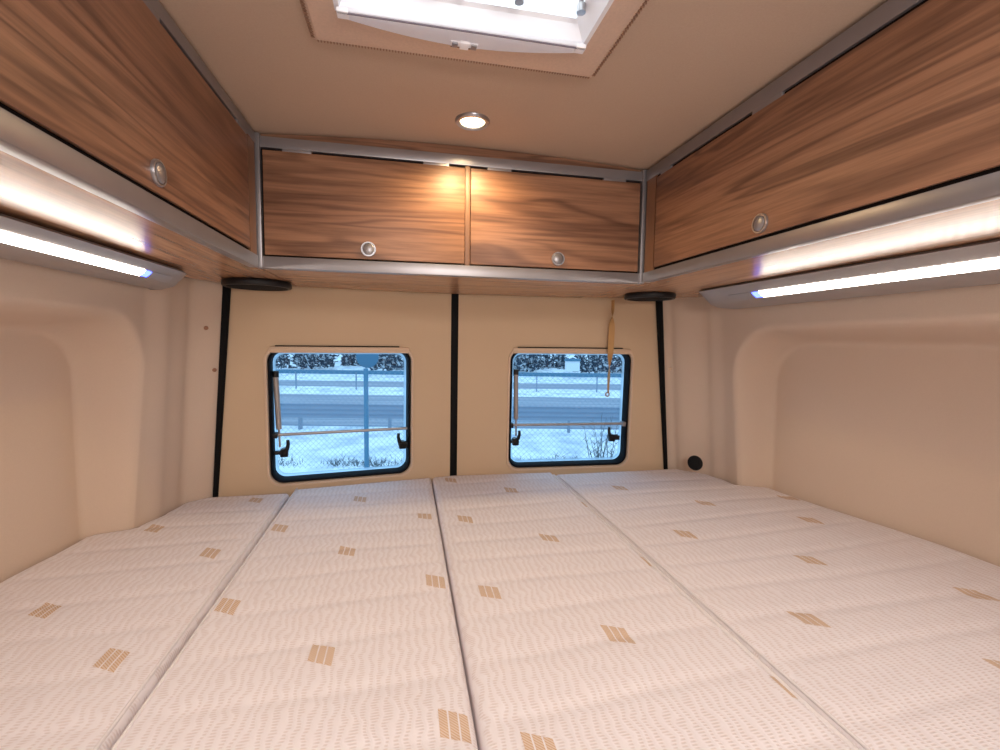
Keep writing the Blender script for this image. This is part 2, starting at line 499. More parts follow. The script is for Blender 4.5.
# black rubber seals: between the doors, and where each door meets the side wall
def seal(name, fn, hw, mat=RUBBER):
    L = []
    for i in range(25):
        z = lerp(-.54, .40, i / 24); x, y = fn(z)
        wv = hw(z)
        L.append([(x - wv, y + .004, z), (x - wv * .6, y - .003, z), (x + wv * .6, y - .003, z), (x + wv, y + .004, z), (x, y + .016, z)])
    return MB().loops(L, cap0=True, cap1=True).build(name, mat, None, 50)
struct(seal('trim_1', lambda z: (.153, doory(.153, z)), lambda z: .0165), 'black rubber seal between the two rear doors')
struct(seal('trim_2', lambda z: (seamL(z) + .004, YLE(z) - .008), lambda z: lerp(.0075, .0115, (z + .44) / .58)), 'black rubber seal at the left edge of the rear doors')
struct(seal('trim_3', lambda z: (seamR(z) + .003, YRE(z) - .012), lambda z: lerp(.0075, .0135, (z + .44) / .58)), 'black rubber seal at the right edge of the rear doors')

# ------------------------------------------------------------------ overhead cabinets
def knob(parent, M):
    k = MB().lathe([(.0155, 0), (.0155, .0022), (.0150, .0038), (.0128, .0038), (.0122, .002), (0, .002)], 40, M).build('knob', CHROME, parent, 40)
    MB().lathe([(.0116, .001), (.0116, .0040), (.0100, .0052), (0, .0058)], 36, M).build('button', ALU, k, 40)
    return k
FY = 1.02; XL, XR = -.295, .557; ZBOT = .143
# rear cabinet
rc = thing('overhead_cabinet', 'two-door walnut cabinet over the rear windows, lit by the round ceiling spotlight', 'cabinet', Matrix.Translation((.13, 1.2, ZBOT)), 'walnut overhead cabinets')
def loc(o, par):   # build in world coordinates, then hang under the empty
    o.matrix_parent_inverse = par.matrix_world.inverted(); return o
def P(mb, name, mat, par, root, sm=35):
    o = mb.build(name, mat, par, sm)
    if par is root: o.matrix_parent_inverse = Matrix.Translation(root.location).inverted()
    return o
bpy.context.view_layer.update()
P(MB().prism([(XL + .001, FY + .004), (XL + .001, 1.375), (.153, 1.43), (XR - .001, 1.415), (XR - .001, FY + .004)], ZBOT + .004, .404), 'carcass', [WOOD_UX], rc, rc)
P(MB().box(XL + .012, XR - .012, FY - .006, FY + .012, ZBOT, ZBOT + .0245, .002), 'bottom_rail', ALU, rc, rc)
# top rail with the walnut filler strip behind it up to the ceiling
P(MB().box(XL + .012, XR - .012, FY - .006, FY + .012, .3805, .402, .002), 'top_rail', ALU, rc, rc)
P(MB().prism([(x, cz(x, 1.03) - .0008) for x in frange(XL + .01, XR - .01, .03)] + [(XR - .01, .400), (XL + .01, .400)], FY + .006, FY + .02, axis='Y'), 'filler_strip', WOOD_X, rc, rc)
for x0, x1 in ((XL, XL + .0125), (XR - .0125, XR)):
    P(MB().box(x0, x1, FY - .010, FY + .008, ZBOT, .4065, .002), 'corner_post', ALU, rc, rc)
P(MB().box(.1275, .1385, FY - .004, FY + .008, ZBOT + .0245, .3805, .001), 'middle_post', WOOD_EDGE, rc, rc)
P(MB().box(XL + .0125, .1275, FY + .003, FY + .0045, ZBOT + .024, .381), 'door_gap', GAP_SHADOW, rc, rc)
P(MB().box(.1385, XR - .0125, FY + .003, FY + .0045, ZBOT + .024, .381), 'door_gap', GAP_SHADOW, rc, rc)
for x0, x1, mt, kx, hs in ((XL + .0165, .1265, WOOD_X, -.0765, ((-.242, -.187), (.037, .092))), (.1395, XR - .0165, WOOD_X2, .341, ((.176, .230), (.448, .504)))):
    d = P(MB().box(x0, x1, FY - .006, FY + .003, .1705, .3755, .0012), 'door', mt, rc, rc)
    def sub(mb, n, m): return mb.build(n, m, d)
    knob(d, Matrix.Translation((kx, FY - .006, .191)) @ Matrix.Rotation(PI / 2, 4, 'X'))
    for a, c in hs: sub(MB().box(a, c, FY - .0055, FY + .002, .374, .3815, .0008), 'hinge', ALU)

def side_cabinet(sgn, X, label, poly, matw, zb, zdoor0, zdoor1, ztr, ytr, knob_y, hinges, knob_z):
    """a long cabinet over the bed; sgn = direction from its face into the room"""
    root = thing('overhead_cabinet', label, 'cabinet', Matrix.Translation((X - sgn * .15, .4, zb)), 'walnut overhead cabinets')
    yn, yf = -.55, FY - .012
    Q = lambda mb, n, m: P(mb, n, m, root, root)
    def bx(a, c, y0, y1, z0, z1, bev=0):      # a, c measured from the face into the room
        xx = sorted((X + sgn * a, X + sgn * c)); return MB().box(xx[0], xx[1], y0, y1, z0, z1, bev)
    Q(MB().prism(poly, zb + .004, .399), 'carcass', WOOD_U)
    Q(bx(-.012, .006, yn, FY - .0108, zb, zdoor0 - .005, .002), 'bottom_rail', ALU)
    Q(bx(-.012, .006, yn, FY - .0108, zdoor1 + .006, ztr, .002), 'top_rail', ALU)
    Q(bx(-.001, .0012, yn, FY - .0108, zdoor0 - .006, zdoor1 + .007), 'door_gap', GAP_SHADOW)
    Q(bx(-.006, .005, yf - .042, yf - .004, zdoor0 - .005, zdoor1 + .006), 'end_strip', WOOD_EDGE)
    y1 = yf - .048
    d = Q(bx(.0015, .0065, yn, y1, zdoor0, zdoor1, .0012), 'door', matw)
    knob(d, Matrix.Translation((X + sgn * .0065, knob_y, knob_z)) @ Matrix.Rotation(sgn * PI / 2, 4, 'Y'))
    for a, c in hinges:
        xx = sorted((X + sgn * .001, X + sgn * .0064))
        MB().box(xx[0], xx[1], a, c, zdoor1 - .001, zdoor1 + .0075, .0008).build('hinge', ALU, d)
    return root
side_cabinet(1, XL, 'long walnut cabinet along the left wall above the smooth light strip', [(XL - .001, -.55), (XL - .001, 1.37), (-.46, 1.352), (-.53, 1.25), (-.552, 1.15), (-.552, -.55)],
             WOOD_Y, .1425, .172, .378, .404, .9, .629, ((.59, .65), (.91, .955)), .195)
side_cabinet(-1, XR, 'long walnut cabinet along the right wall above the dotted light reflection', [(XR + .001, -.55), (XR + .001, 1.41), (.80, 1.40), (.90, 1.30), (.932, 1.2), (.932, -.55)],
             WOOD_Y2, .145, .173, .372, .403, .9, .641, ((.613, .673), (.905, .945)), .192)

# ------------------------------------------------------------------ LED lamps under the side cabinets
def led_lamp(prof, back, sgn, ynear, y_end, tip, s0, s1, y_strip, label, led):
    """prof: face profile (x, z) from the underside edge down to the wall"""
    root = thing('strip_light', label, 'lamp', Matrix.Translation((prof[0][0], .5, prof[0][1])), 'LED strip lights under the side cabinets')
    bpy.context.view_layer.update()
    ys = [ynear, y_end - .3] + [y_end - .3 + .3 * (1 - (1 - i / 10) ** 2) for i in range(2, 11)]
    L = []
    for y in ys:
        s = max(0, (y - (y_end - tip)) / tip) if y > y_end - tip else 0
        k = 1 - math.sqrt(max(0, 1 - s * s))
        lp = [(lerp(x, back, k * .9), y, z if i else z) for i, (x, z) in enumerate(prof)] + [(back, y, prof[-1][1]), (back, y, prof[0][1])]
        L.append(lp)
    P(MB().loops(L, cap0=True, cap1=True), 'housing', ALU_LAMP, root, root, 50)
    # luminous strip, a hair proud of the face
    a = Vector((s0[0], 0, s0[1])); c = Vector((s1[0], 0, s1[1])); n = Vector((-(c.z - a.z), 0, c.x - a.x)).normalized()
    if n.z > 0: n = -n
    o = n * .0012
    def band(y0, y1, t0, t1, nm, m):
        p, q = a.lerp(c, t0) + o, a.lerp(c, t1) + o
        mid = (p + q) / 2 + n * .001
        pr = [(p.x, p.z), (mid.x, mid.z), (q.x, q.z), (q.x - n.x * .003, q.z - n.z * .003), (p.x - n.x * .003, p.z - n.z * .003)]
        P(MB().prism(pr, y0, y1, axis='Y'), nm, m, root, root, 40)
    band(ynear, y_strip, 0, 1, 'diffuser', led)
    band(y_strip + .001, y_strip + .022, .05, .95, 'indicator_light', BLUE)
    band(y_strip + .024, y_strip + .10, -.05, 1.05, 'end_cover', ALU_LAMP)
    return root
led_lamp([(-.460, .1418), (-.455, .1372), (-.461, .1318), (-.4675, .1250), (-.4685, .1243), (-.4795, .1136), (-.4815, .1122), (-.505, .1065), (-.562, .1105)], -.566, 1, -.5, 1.17, .09, (-.4685, .1243), (-.4795, .1136), .965,
         'LED strip light along the left wall under the left walnut cabinet', LED_L)
led_lamp([(.788, .1480), (.780, .1430), (.789, .1370), (.801, .1264), (.8025, .1252), (.8185, .1128), (.821, .1114), (.845, .1045), (.936, .1045)], .945, -1, -.5, 1.175, .06, (.8025, .1252), (.8185, .1128), .930,
         'LED strip light along the right wall under the right walnut cabinet', LED_R)

# ------------------------------------------------------------------ speakers in the corners
for (x, y, z, r, side) in ((-.370, 1.280, .1464, .080, 'left'), (.716, 1.265, .1493, .074, 'right')):
    s = thing('speaker', 'flat round black speaker under the %s rear corner of the cabinets' % side, 'speaker', Matrix.Translation((x, y, z)), 'round corner speakers')
    MB().lathe([(0, 0), (r * .96, 0), (r, -.004), (r, -.013), (r * .97, -.016), (r * .90, -.0165), (r * .88, -.0145)], 56).build('bezel', BLACK, s, 40)
    MB().lathe([(r * .885, -.014), (r * .5, -.0165), (0, -.0175)], 56).build('grille', GRILLE, s, 40)

# ------------------------------------------------------------------ ceiling spotlight
DX, DY = .127, .908
zc = cz(DX, DY)
sl = thing('ceiling_spotlight', 'small round recessed spotlight glowing warm in the beige ceiling', 'lamp', Matrix.Translation((DX, DY, zc)))
MB().lathe([(.0335, .001), (.0335, -.002), (.031, -.005), (.026, -.0055), (.0235, -.003), (.0235, .002)], 48).build('bezel', CHROME, sl, 40)
MB().lathe([(0, -.0035), (.015, -.0033), (.0232, -.002)], 40).build('lens', SPOTM, sl, 40)
lt = bpy.data.lights.new('spotlight_bulb', 'SPOT'); lt.energy = 7; lt.color = (1, .70, .36); lt.spot_size = math.radians(160); lt.spot_blend = .7; lt.shadow_soft_size = .02
lo = bpy.data.objects.new('spotlight_bulb', lt); COL.objects.link(lo); lo.location = (DX, DY, zc - .012)

# ------------------------------------------------------------------ roof hatch
RH = thing('roof_hatch', 'white framed roof hatch with a milky dome and beige perforated surround', 'skylight', Matrix.Translation((.08, .5, .42)))
bpy.context.view_layer.update()
QH = lambda mb, n, m, sm=35: P(mb, n, m, RH, RH, sm)
zf = .414
fo = [(.284, .701), (-.122, .701), (-.122, .26), (.284, .26)]
fi = [(.243, .630), (-.083, .630), (-.083, .31), (.243, .31)]
lp = lambda Q, z: [(x, y, z) for x, y in Q]
sc_ = lambda Q, d: [(x + (d if x > .08 else -d), y + (d if y > .48 else -d)) for x, y in Q]
QH(MB().loops([lp(sc_(fo, .006), zf + .014), lp(sc_(fo, .002), zf + .003), lp(fo, zf - .001), lp(sc_(fo, -.004), zf - .003), lp(fi, zf - .003), lp(sc_(fi, -.001), zf + .001)]), 'surround', HATCHFR, 20)
# rows of small vent slots along the surround's edge
vb = MB()
for i in range(96):
    x = lerp(-.118, .280, i / 95)
    vb.box(x - .0008, x + .0008, .6985, .7045, zf - .0018, zf + .004)
for i in range(70):
    y = lerp(.30, .695, i / 69)
    vb.box(.2820, .2880, y - .0009, y + .0009, zf - .0018, zf + .004); vb.box(-.1260, -.1200, y - .0009, y + .0009, zf - .0018, zf + .004)
QH(vb, 'vent_slots', plain('brown_slot', srgb(150, 116, 94), .8), 0)
# shaft liner rising to the dome, and its ledge
si = [(.230, .620), (-.070, .620), (-.066, .325), (.226, .325)]
QH(MB().loops([lp(sc_(fi, .003), zf - .0032), lp(sc_(fi, -.003), zf - .0036), lp(sc_(fi, -.006), zf + .004), lp(si, zf + .018), lp(sc_(si, -.004), zf + .022)]), 'shaft_liner', WHITEP, 25)
dm = []
for t_, h in ((0, .021), (.02, .038), (.05, .048), (.10, .054), (.16, .056)):
    k = sc_(si, -t_ + .004); dm.append(lp(k, zf + h))
QH(MB().loops(dm, cap1=True), 'dome', DOME, 60)
# the blind's pull bar: straight at the back, bowed toward the bed
n = 24
bow = [(lerp(-.080, .240, i / n), .634 + .024 * math.sin(PI * i / n) ** .9) for i in range(n + 1)]
poly = bow + [(.240, .621), (-.080, .621)]
bar = QH(MB().prism(poly, zf - .010, zf - .0035, .0015), 'blind_bar', WHITET)
for x in (-.076, .236): MB().box(x - .007, x + .007, .620, .634, zf - .0115, zf - .006, .001).build('slider', WHITEP, bar)
lt_ = QH(MB().box(.073, .085, .644, .658, zf - .0135, zf - .009, .001).box(.060, .098, .646, .656, zf - .0115, zf - .009, .001), 'latch', WHITEP)
for x in (.066, .092): MB().box(x - .004, x + .004, .646, .656, zf - .0135, zf - .0115, .001).build('latch_tab', ALU, lt_)
QH(MB().box(.062, .090, .6690, .6708, zf - .0038, zf - .0025), 'finger_slot', plain('slot_brown', srgb(110, 78, 62), .8))
QH(MB().box(-.082, .242, .6225, .6243, zf - .0115, zf - .0095), 'blind_gap', plain('gap_grey', srgb(120, 112, 122), .8))
# inside: hinge arms and turn latches
for x in (.070, .140, .222):
    ar = QH(MB().tube([(x, .588, .428), (x, .588, .440), (x, .56, .452), (x, .40, .464)], .0035, 10), 'hinge_arm', ALU)
    MB().tube([(x, .588, .424), (x, .588, .434)], .006, 12).build('arm_cap', CHROME, ar)
kn = QH(MB().lathe([(0, -.012), (.014, -.010), (.016, -.002), (.012, .006), (.010, .03), (0, .03)], 24, Matrix.Translation((.122, .575, .436))), 'turn_latch', CHROME)
MB().box(.097, .117, .562, .580, .428, .444, .004).build('latch_lever', BLACK, kn)
kn = QH(MB().lathe([(0, -.010), (.014, -.008), (.014, .002), (.010, .03), (0, .03)], 24, Matrix.Translation((.170, .555, .438))), 'turn_latch', BLACK)
kn = QH(MB().lathe([(0, -.010), (.014, -.008), (.014, .002), (.010, .03), (0, .03)], 24, Matrix.Translation((.030, .575, .434))), 'turn_latch', BLACK)

# ------------------------------------------------------------------ pull strap by the right window
sx, syy = .668, doory(.66, .1) - .035
zs_ = [.140, .10, .05, .0, -.04, -.06]
L = []
for i in range(40):
    t = i / 39; z = lerp(.142, -.166, t)
    tw = PI * .5 * (1 - sstep(.1, .30, t)) + PI * .5 * sstep(.5, .85, t)
    w_ = .0105 * (1 - .35 * sstep(.75, 1, t))
    x = sx + .003 * math.sin(t * 5); y = syy + .010 * sstep(0, .3, t)
    dx, dy = math.cos(tw) * w_ , math.sin(tw) * w_
    L.append([(x - dx - dy * .06, y - dy + dx * .06, z), (x + dx - dy * .06, y + dy + dx * .06, z), (x + dx + dy * .06, y + dy - dx * .06, z), (x - dx + dy * .06, y - dy - dx * .06, z)])
st = thing('pull_strap', 'twisted tan webbing strap hanging in front of the right rear window', 'strap', Matrix.Translation((sx, syy, .14)))
bpy.context.view_layer.update()
P(MB().loops(L, cap0=True, cap1=True), 'webbing', STRAP, st, st, 60)
P(MB().lathe([(.004, -.0015), (.0085, -.0015), (.0085, .0015), (.004, .0015), (.004, -.0015)], 20, Matrix.Translation((sx - .006, syy + .01, -.171)) @ Matrix.Rotation(PI / 2, 4, 'X')), 'eyelet', CHROME, st, st)

# ------------------------------------------------------------------ plug and studs in the side walls
def stud_on(px, py, wall, r, name, label, cat, mat, group=None):
    d = r2 * ((px - 500) / 457) - u2 * ((py - 375) / 457) + fwd
    fn = wl if wall == 'L' else wr
    lo_, hi_ = .6, 1.5
    for _ in range(50):
        s = (lo_ + hi_) / 2; p = d * s
        xx = fn(p.y, p.z).x
        inside = p.x > xx if wall == 'L' else p.x < xx
        if inside: lo_ = s
        else: hi_ = s
    p = d * lo_
    e = .004
    py_ = fn(p.y + e, p.z) - fn(p.y - e, p.z); pz_ = fn(p.y, p.z + e) - fn(p.y, p.z - e)
    nn = py_.cross(pz_).normalized()
    if nn.dot(d) > 0: nn = -nn
    nn = (nn - d.normalized() * .6).normalized()
    q = nn.to_track_quat('Z', 'Y').to_matrix().to_4x4()
    o = MB().lathe([(r, -.002), (r, .001), (r * .85, .0028), (r * .6, .0032), (0, .0028)], 30, q).build(name, mat, None, 40)
    o.location = p
    return tag(o, label, cat, group)
stud_on(695, 463, 'R', .0245, 'wall_plug', 'round black plug low on the right rear wall corner, just above the mattress', 'plug', PLUGM)
stud_on(206, 328, 'L', .0055, 'stud_button', 'upper of two small brown studs on the left rear wall corner', 'stud', STUD, 'wall studs')
stud_on(214.5, 370, 'L', .0055, 'stud_button', 'lower of two small brown studs on the left rear wall corner', 'stud', STUD, 'wall studs')
stud_on(670, 369, 'R', .0055, 'stud_button', 'small beige stud beside the right door seal', 'stud', LIPM, 'wall studs')

# ------------------------------------------------------------------ mattress cushions
YN = -.3
SEAMS = [(-.328, -.318), (.0815, .0795), (.490, .490)]   # x at y = 1.43, x at y = .5
def seam_x(i, y): a, c = SEAMS[i]; return lerp(c, a, (y - .5) / .93)
MOT = {0: [(-.57, .839), (-.57, 1.166), (-.57, .51), (-.395, .689), (-.395, 1.011), (-.403, 1.332), (-.395, .36)],
       1: [(-.289, .799), (-.29, 1.121), (-.289, .47), (-.117, .648), (-.122, .971), (-.126, 1.294), (.053, .494), (.052, .817), (.045, 1.138)],
       2: [(.142, .445), (.143, .763), (.143, 1.101), (.138, 1.425), (.313, .613), (.315, .959), (.306, 1.3), (.490, .811), (.490, .467), (.490, 1.14)],
       3: [(.635, .592), (.635, .925), (.639, 1.264), (.814, .763), (.815, 1.102), (1.0, .6), (1.002, .946), (1.085, 1.10), (.815, .44)]}
LAB = ['leftmost white quilted cushion of the bed, against the left wall', 'second white quilted cushion from the left, under the left window',
       'third white quilted cushion from the left, in front of the black door seal', 'rightmost white quilted cushion of the bed, against the right wall']
for ci in range(4):
    rnd = random.Random(ci * 11 + 3)
    gap = .0022 if ci != 0 else .004
    def left(y, ci=ci): return (xl(min(y, 1.39), -.46) + .004) if ci == 0 else seam_x(ci - 1, y) + (.0016 if ci != 1 else .0036)
    def right(y, ci=ci): return (min(xr(min(y, 1.456), -.44), xr(min(y, 1.456), -.56), xr(min(y, 1.456), -.50)) - .005) if ci == 3 else seam_x(ci, y) - (.0016 if ci != 0 else .0036)
    nx, ny = 56, 230
    qy = []; yy = -.22 + rnd.uniform(0, .05)
    while yy < 1.45: qy.append(yy); yy += .098 + rnd.uniform(-.008, .008)
    # rear edge follows the doors
    def rear(x, ci=ci):
        yb = doory(x, -.44) - .006
        if ci == 0: yb = min(yb, 1.388)
        if ci == 3:
            yb = min(yb, 1.442)
        return yb
    xm = [left(1.3), right(1.3)]
    def point(s, t, ci=ci):
        # t in 0..1 front to back, s across
        y = lerp(YN, 1.45, t)
        x = lerp(left(y), right(y), s)
        ye = rear(x); y = lerp(YN, ye, t)
        xx0, xx1 = left(y), right(y)
        return lerp(xx0, xx1, s), y, xx0, xx1, ye
    def height(x, y, x0, x1, ye, ci=ci):
        e = min(x - x0, x1 - x, ye - y, y - YN)
        R_ = .014
        z = ZB
        if e < R_: z -= R_ - math.sqrt(max(0, R_ * R_ - (R_ - e) ** 2))
        pk = 0
        for q in qy:
            d = y - q - .010 * math.sin(x * 5 + q * 9) - .02 * (x - x0)
            pk = max(pk, math.exp(-(d / .010) ** 2))
        fade = sstep(0, .03, e)
        z -= .0022 * pk * (fade * .8 + .2)
        z += .002 * fade * (math.sin(x * 17 + y * 7 + ci) * math.sin(y * 23 - x * 5) * .35)
        return z
    S = [0, .004, .01, .02, .035] + [i / (nx - 9) for i in range(2, nx - 10)] + [.965, .98, .99, .996, 1]
    T = [0, .004, .01] + [i / (ny - 9) for i in range(3, ny - 11)] + [.988, .992, .9955, .998, 1]
    S = sorted(set(S)); T = sorted(set(T))
    bm = bmesh.new(); G = []
    for t in T:
        row = []
        for s in S:
            x, y, x0, x1, ye = point(s, t)
            row.append(bm.verts.new((x, y, height(x, y, x0, x1, ye))))
        G.append(row)
    for i in range(len(T) - 1):
        for j in range(len(S) - 1):
            bm.faces.new((G[i][j], G[i][j + 1], G[i + 1][j + 1], G[i + 1][j]))
    # skirt down to the platform
    rim = G[0][:] + [r[-1] for r in G[1:]] + G[-1][-2::-1] + [r[0] for r in G[-2:0:-1]]
    low = [bm.verts.new((v.co.x, v.co.y, ZF + .001)) for v in rim]
    for k in range(len(rim)):
        k2 = (k + 1) % len(rim); bm.faces.new((rim[k2], rim[k], low[k], low[k2]))
    bm.faces.new(low[::-1])
    # tan motifs woven into the top: three slanted hatched bars each
    for (mx, my) in MOT[ci]:
        for kx in range(3):
            for a in range(2):
                pass
            xa = mx - .0165 + kx * .0118; w_ = .0098
            na, nb = 3, 8
            if xa + w_ > right(my) - .003: continue
            vv = []
            for jb in range(nb + 1):
                r_ = []
                for ia in range(na + 1):
                    x = xa + w_ * ia / na
                    sl_ = -.48 * (x - mx)
                    y = my - .019 + .038 * jb / nb + sl_
                    x0, x1, ye = left(y), right(y), rear(x)
                    r_.append(bm.verts.new((x, y, height(min(max(x, x0), x1), y, x0, x1, ye) + .00045)))
                vv.append(r_)
            for jb in range(nb):
                for ia in range(na):
                    f = bm.faces.new((vv[jb][ia], vv[jb][ia + 1], vv[jb + 1][ia + 1], vv[jb + 1][ia])); f.material_index = 1
    m = MB(); m.bm.free(); m.bm = bm
    root = thing('mattress_cushion', LAB[ci], 'mattress cushion', Matrix.Translation(((xm[0] + xm[1]) / 2, .6, ZF)), 'mattress cushions of the bed')
    bpy.context.view_layer.update()
    o = m.build('cover', [TICK, MOTIF], root, 60); o.matrix_parent_inverse = Matrix.Translation(root.location).inverted()
    # piping along the long edges
    edges = {0: ('r',), 1: ('l',), 2: ('r',), 3: ('l', 'r')}[ci]
    for e in edges:
        pts = []
        for k in range(60):
            y = lerp(YN + .01, (1.36 if ci == 0 else 1.43), k / 59)
            if e == 'r' and ci == 3: y = lerp(.0, 1.2, k / 59); x = right(y) - .007; z = ZB - .0045
            elif e == 'r': x = right(y) - .006; z = ZB - .0020
            else: x = left(y) + .006; z = ZB - .0020
            pts.append((x, y, z))
        pp = MB().tube(pts, .0024 if not (ci == 2) else .0040, 8).build('piping', PIPING, root, 60)
        pp.matrix_parent_inverse = Matrix.Translation(root.location).inverted()

# ------------------------------------------------------------------ outside: snow, road, rails, fence
GZ = -2.0
fo_ = Vector((math.sin(yaw), math.cos(yaw), 0)); ro_ = Vector((math.cos(yaw), -math.sin(yaw), 0))
def O(a, d, z): return ro_ * a + fo_ * d + Vector((0, 0, z))
OM = Matrix(((ro_.x, fo_.x, 0, 0), (ro_.y, fo_.y, 0, 0), (0, 0, 1, 0), (0, 0, 0, 1)))
def snowmat():
    k = NT('snow'); k.bsdf((.85, .87, .9, 1), .9, 0, .1)
    f = k.noise(k.coords(), 1.6, 6, .6); k.l(k.ramp(f, [(.35, (.55, .6, .68, 1)), (.55, (.9, .92, .94, 1))]), k.b.inputs['Base Color']); return k.m
SNOW = snowmat()
def roadmat():
    k = NT('wet_road'); k.bsdf((.25, .27, .32, 1), .7)
    f = k.noise(k.coords((.15, 2, 1)), 1.5, 4); k.l(k.ramp(f, [(.35, (.20, .23, .29, 1)), (.6, (.33, .36, .42, 1))]), k.b.inputs['Base Color']); return k.m
ROAD = roadmat()
GALV = plain('galvanised_steel', (.24, .30, .38, 1), .6, .2)
FENCEM = plain('fence_wire', (.25, .32, .38, 1), .6)
POSTM = plain('fence_post_paint', (.07, .20, .30, 1), .6)
def twigmat():
    k = NT('snowy_twigs'); k.bsdf((.05, .07, .1, 1), .8, 0, .1)
    f = k.noise(k.coords(), 5, 3); k.l(k.ramp(f, [(.50, (.04, .06, .085, 1)), (.60, (.5, .53, .56, 1))]), k.b.inputs['Base Color']); return k.m
TWIG = twigmat()
GRASSM = plain('dry_grass', (.10, .12, .13, 1), .8)
EARTH = plain('outside_wall', (.8, .82, .85, 1), .6)
def slab(name, a0, a1, d0, d1, z0, z1, mat):
    o = MB().box(a0, a1, d0, d1, z0, z1).build(name, mat); o.matrix_world = OM; return o
struct(slab('ground', -60, 60, 1.9, 60, GZ - .2, GZ, SNOW), 'snow covered ground outside')
struct(slab('road', -60, 60, 10.6, 16.6, GZ, GZ + .012, ROAD), 'wet grey road crossing behind the guardrail')
struct(slab('road_far', -60, 60, 19.6, 22.2, GZ, GZ + .012, ROAD), 'far lane beyond the snow strip')
o = MB().prism([(24.5, GZ), (27, GZ + .25), (31, GZ + 1.0), (36, GZ + 2.6), (36, GZ - .1), (24.5, GZ - .1)], -60, 60, axis='X').build('snow_bank', SNOW); o.matrix_world = OM
struct(o, 'snowy bank rising beyond the road')
# near guardrail
gr = thing('guardrail', 'grey steel guardrail on posts at the near edge of the road', 'guardrail', OM)
wv = [(10.0 + (.03 if i % 2 else 0), GZ + .28 + .31 * i / 6) for i in range(7)]
MB().prism(wv + [(y + .012, z) for y, z in wv[::-1]], -14, 10, axis='X').build('rail', GALV, gr, 0)
MB().tube([(-14, 10.05, GZ + .10), (10, 10.05, GZ + .10)], .012, 6).build('cable', GALV, gr)
for k in range(9):
    a = -4.4 - 5.95 + k * 2.0 - .1
    MB().box(a - .028, a + .028, 10.05, 10.17, GZ, GZ + .56, .01).build('post', GALV, gr)
# far railing
fr = thing('road_railing', 'thin dark blue railing on slim posts beyond the road', 'railing', OM)
MB().box(-26, 20, 18.5, 18.58, GZ + .62, GZ + .78, .02).build('rail', POSTM, fr)
for k in range(18):
    a = -26 + 2.45 * k + .55
    MB().box(a - .02, a + .02, 18.5, 18.56, GZ, GZ + .7).build('post', GALV, fr)
# chain link fence
cf = thing('chain_link_fence', 'chain-link fence in the snow just outside both rear windows', 'fence', OM)
FH, FD = 1.55, 7.0
wb = bmesh.new()
def wire(a0, z0, a1, z1, w=.0018):
    d = Vector((a1 - a0, z1 - z0)); d.normalize(); nx_, nz_ = -d.y * w, d.x * w
    vs = [wb.verts.new((a0 + nx_, FD, z0 + nz_)), wb.verts.new((a1 + nx_, FD, z1 + nz_)), wb.verts.new((a1 - nx_, FD, z1 - nz_)), wb.verts.new((a0 - nx_, FD, z0 - nz_))]
    wb.faces.new(vs)
A0, A1, pt = -6.0, 4.5, .085
a = A0
while a < A1:
    wire(a, GZ, a + FH, GZ + FH); wire(a + FH, GZ, a, GZ + FH); a += pt
m = MB(); m.bm.free(); m.bm = wb; m.build('wire_mesh', FENCEM, cf, 0)
for a in (-5.2, -2.06, 4.2):
    MB().tube([(a, FD, GZ), (a, FD, GZ + FH + .02)], .036, 12).build('post', POSTM, cf)
MB().tube([(A0, FD, GZ + FH * .5), (A1 + 1, FD, GZ + FH * .5)], .004, 6).build('tension_wire', FENCEM, cf)
# the dark round sign behind the post
sg = thing('round_sign', 'dark round sign on a thin pole above the fence post, seen in the left window', 'sign', OM @ Matrix.Translation((-4.07, 14, GZ)))
MB().lathe([(0, -.012), (.34, -.012), (.345, 0), (.34, .012), (0, .012)], 36, Matrix.Translation((0, 0, 1.50)) @ Matrix.Rotation(PI / 2, 4, 'X')).build('disc', POSTM, sg)
MB().tube([(-.05, .03, 0), (-.05, .03, 1.6)], .025, 8).build('pole', GALV, sg)
# tufts of dry grass at the fence foot (uncountable)
gb = MB()
rnd = random.Random(5)
t = bmesh.new()
for _ in range(2600):
    a = rnd.uniform(-5.5, 4.2)
    if math.sin(a * 2.2) + math.sin(a * 5.1 + 1) + rnd.gauss(0, .6) < -.3: continue
    d = FD + .1 + abs(rnd.gauss(0, .2)); h = abs(rnd.gauss(.05, .05)) + .02; dx = rnd.gauss(0, .05); w_ = .006
    t.faces.new([t.verts.new((a - w_, d, GZ)), t.verts.new((a + w_, d, GZ)), t.verts.new((a + dx, d, GZ + h))])
gb._join(t); o = gb.build('dry_grass', GRASSM, None, 0); o.matrix_world = OM
o['kind'] = 'stuff'; o['label'] = 'short dark dry grass poking through the snow along the fence'; o['category'] = 'grass'
def weed(a, d, h, n, label, seed):
    rnd = random.Random(seed); t = MB()
    for k in range(n):
        x = rnd.gauss(0, .09); lx = x + rnd.gauss(0, .10); hh = h * rnd.uniform(.45, 1)
        t.tube([(x, rnd.gauss(0, .03), 0), ((x + lx) / 2 + rnd.gauss(0, .015), 0, hh * .55), (lx, 0, hh)], [.006, .005, .002], 4)
        for j in range(5):
            z = hh * rnd.uniform(.4, .95); xx = lerp(x, lx, z / hh)
            t.tube([(xx, 0, z), (xx + rnd.gauss(0, .06), 0, z + rnd.uniform(.03, .10))], [.004, .0015], 4)
    o = t.build('tall_weed', GRASSM, None, 0); o.matrix_world = OM @ Matrix.Translation((a, d, GZ))
    tag(o, label, 'weed', 'tall dry weeds by the fence')
weed(1.5, 6.75, .95, 16, 'tall dry weed stalks in the right part of the right window', 1)
weed(.95, 6.8, .36, 12, 'shorter dry weed clump left of the tall stalks in the right window', 2)
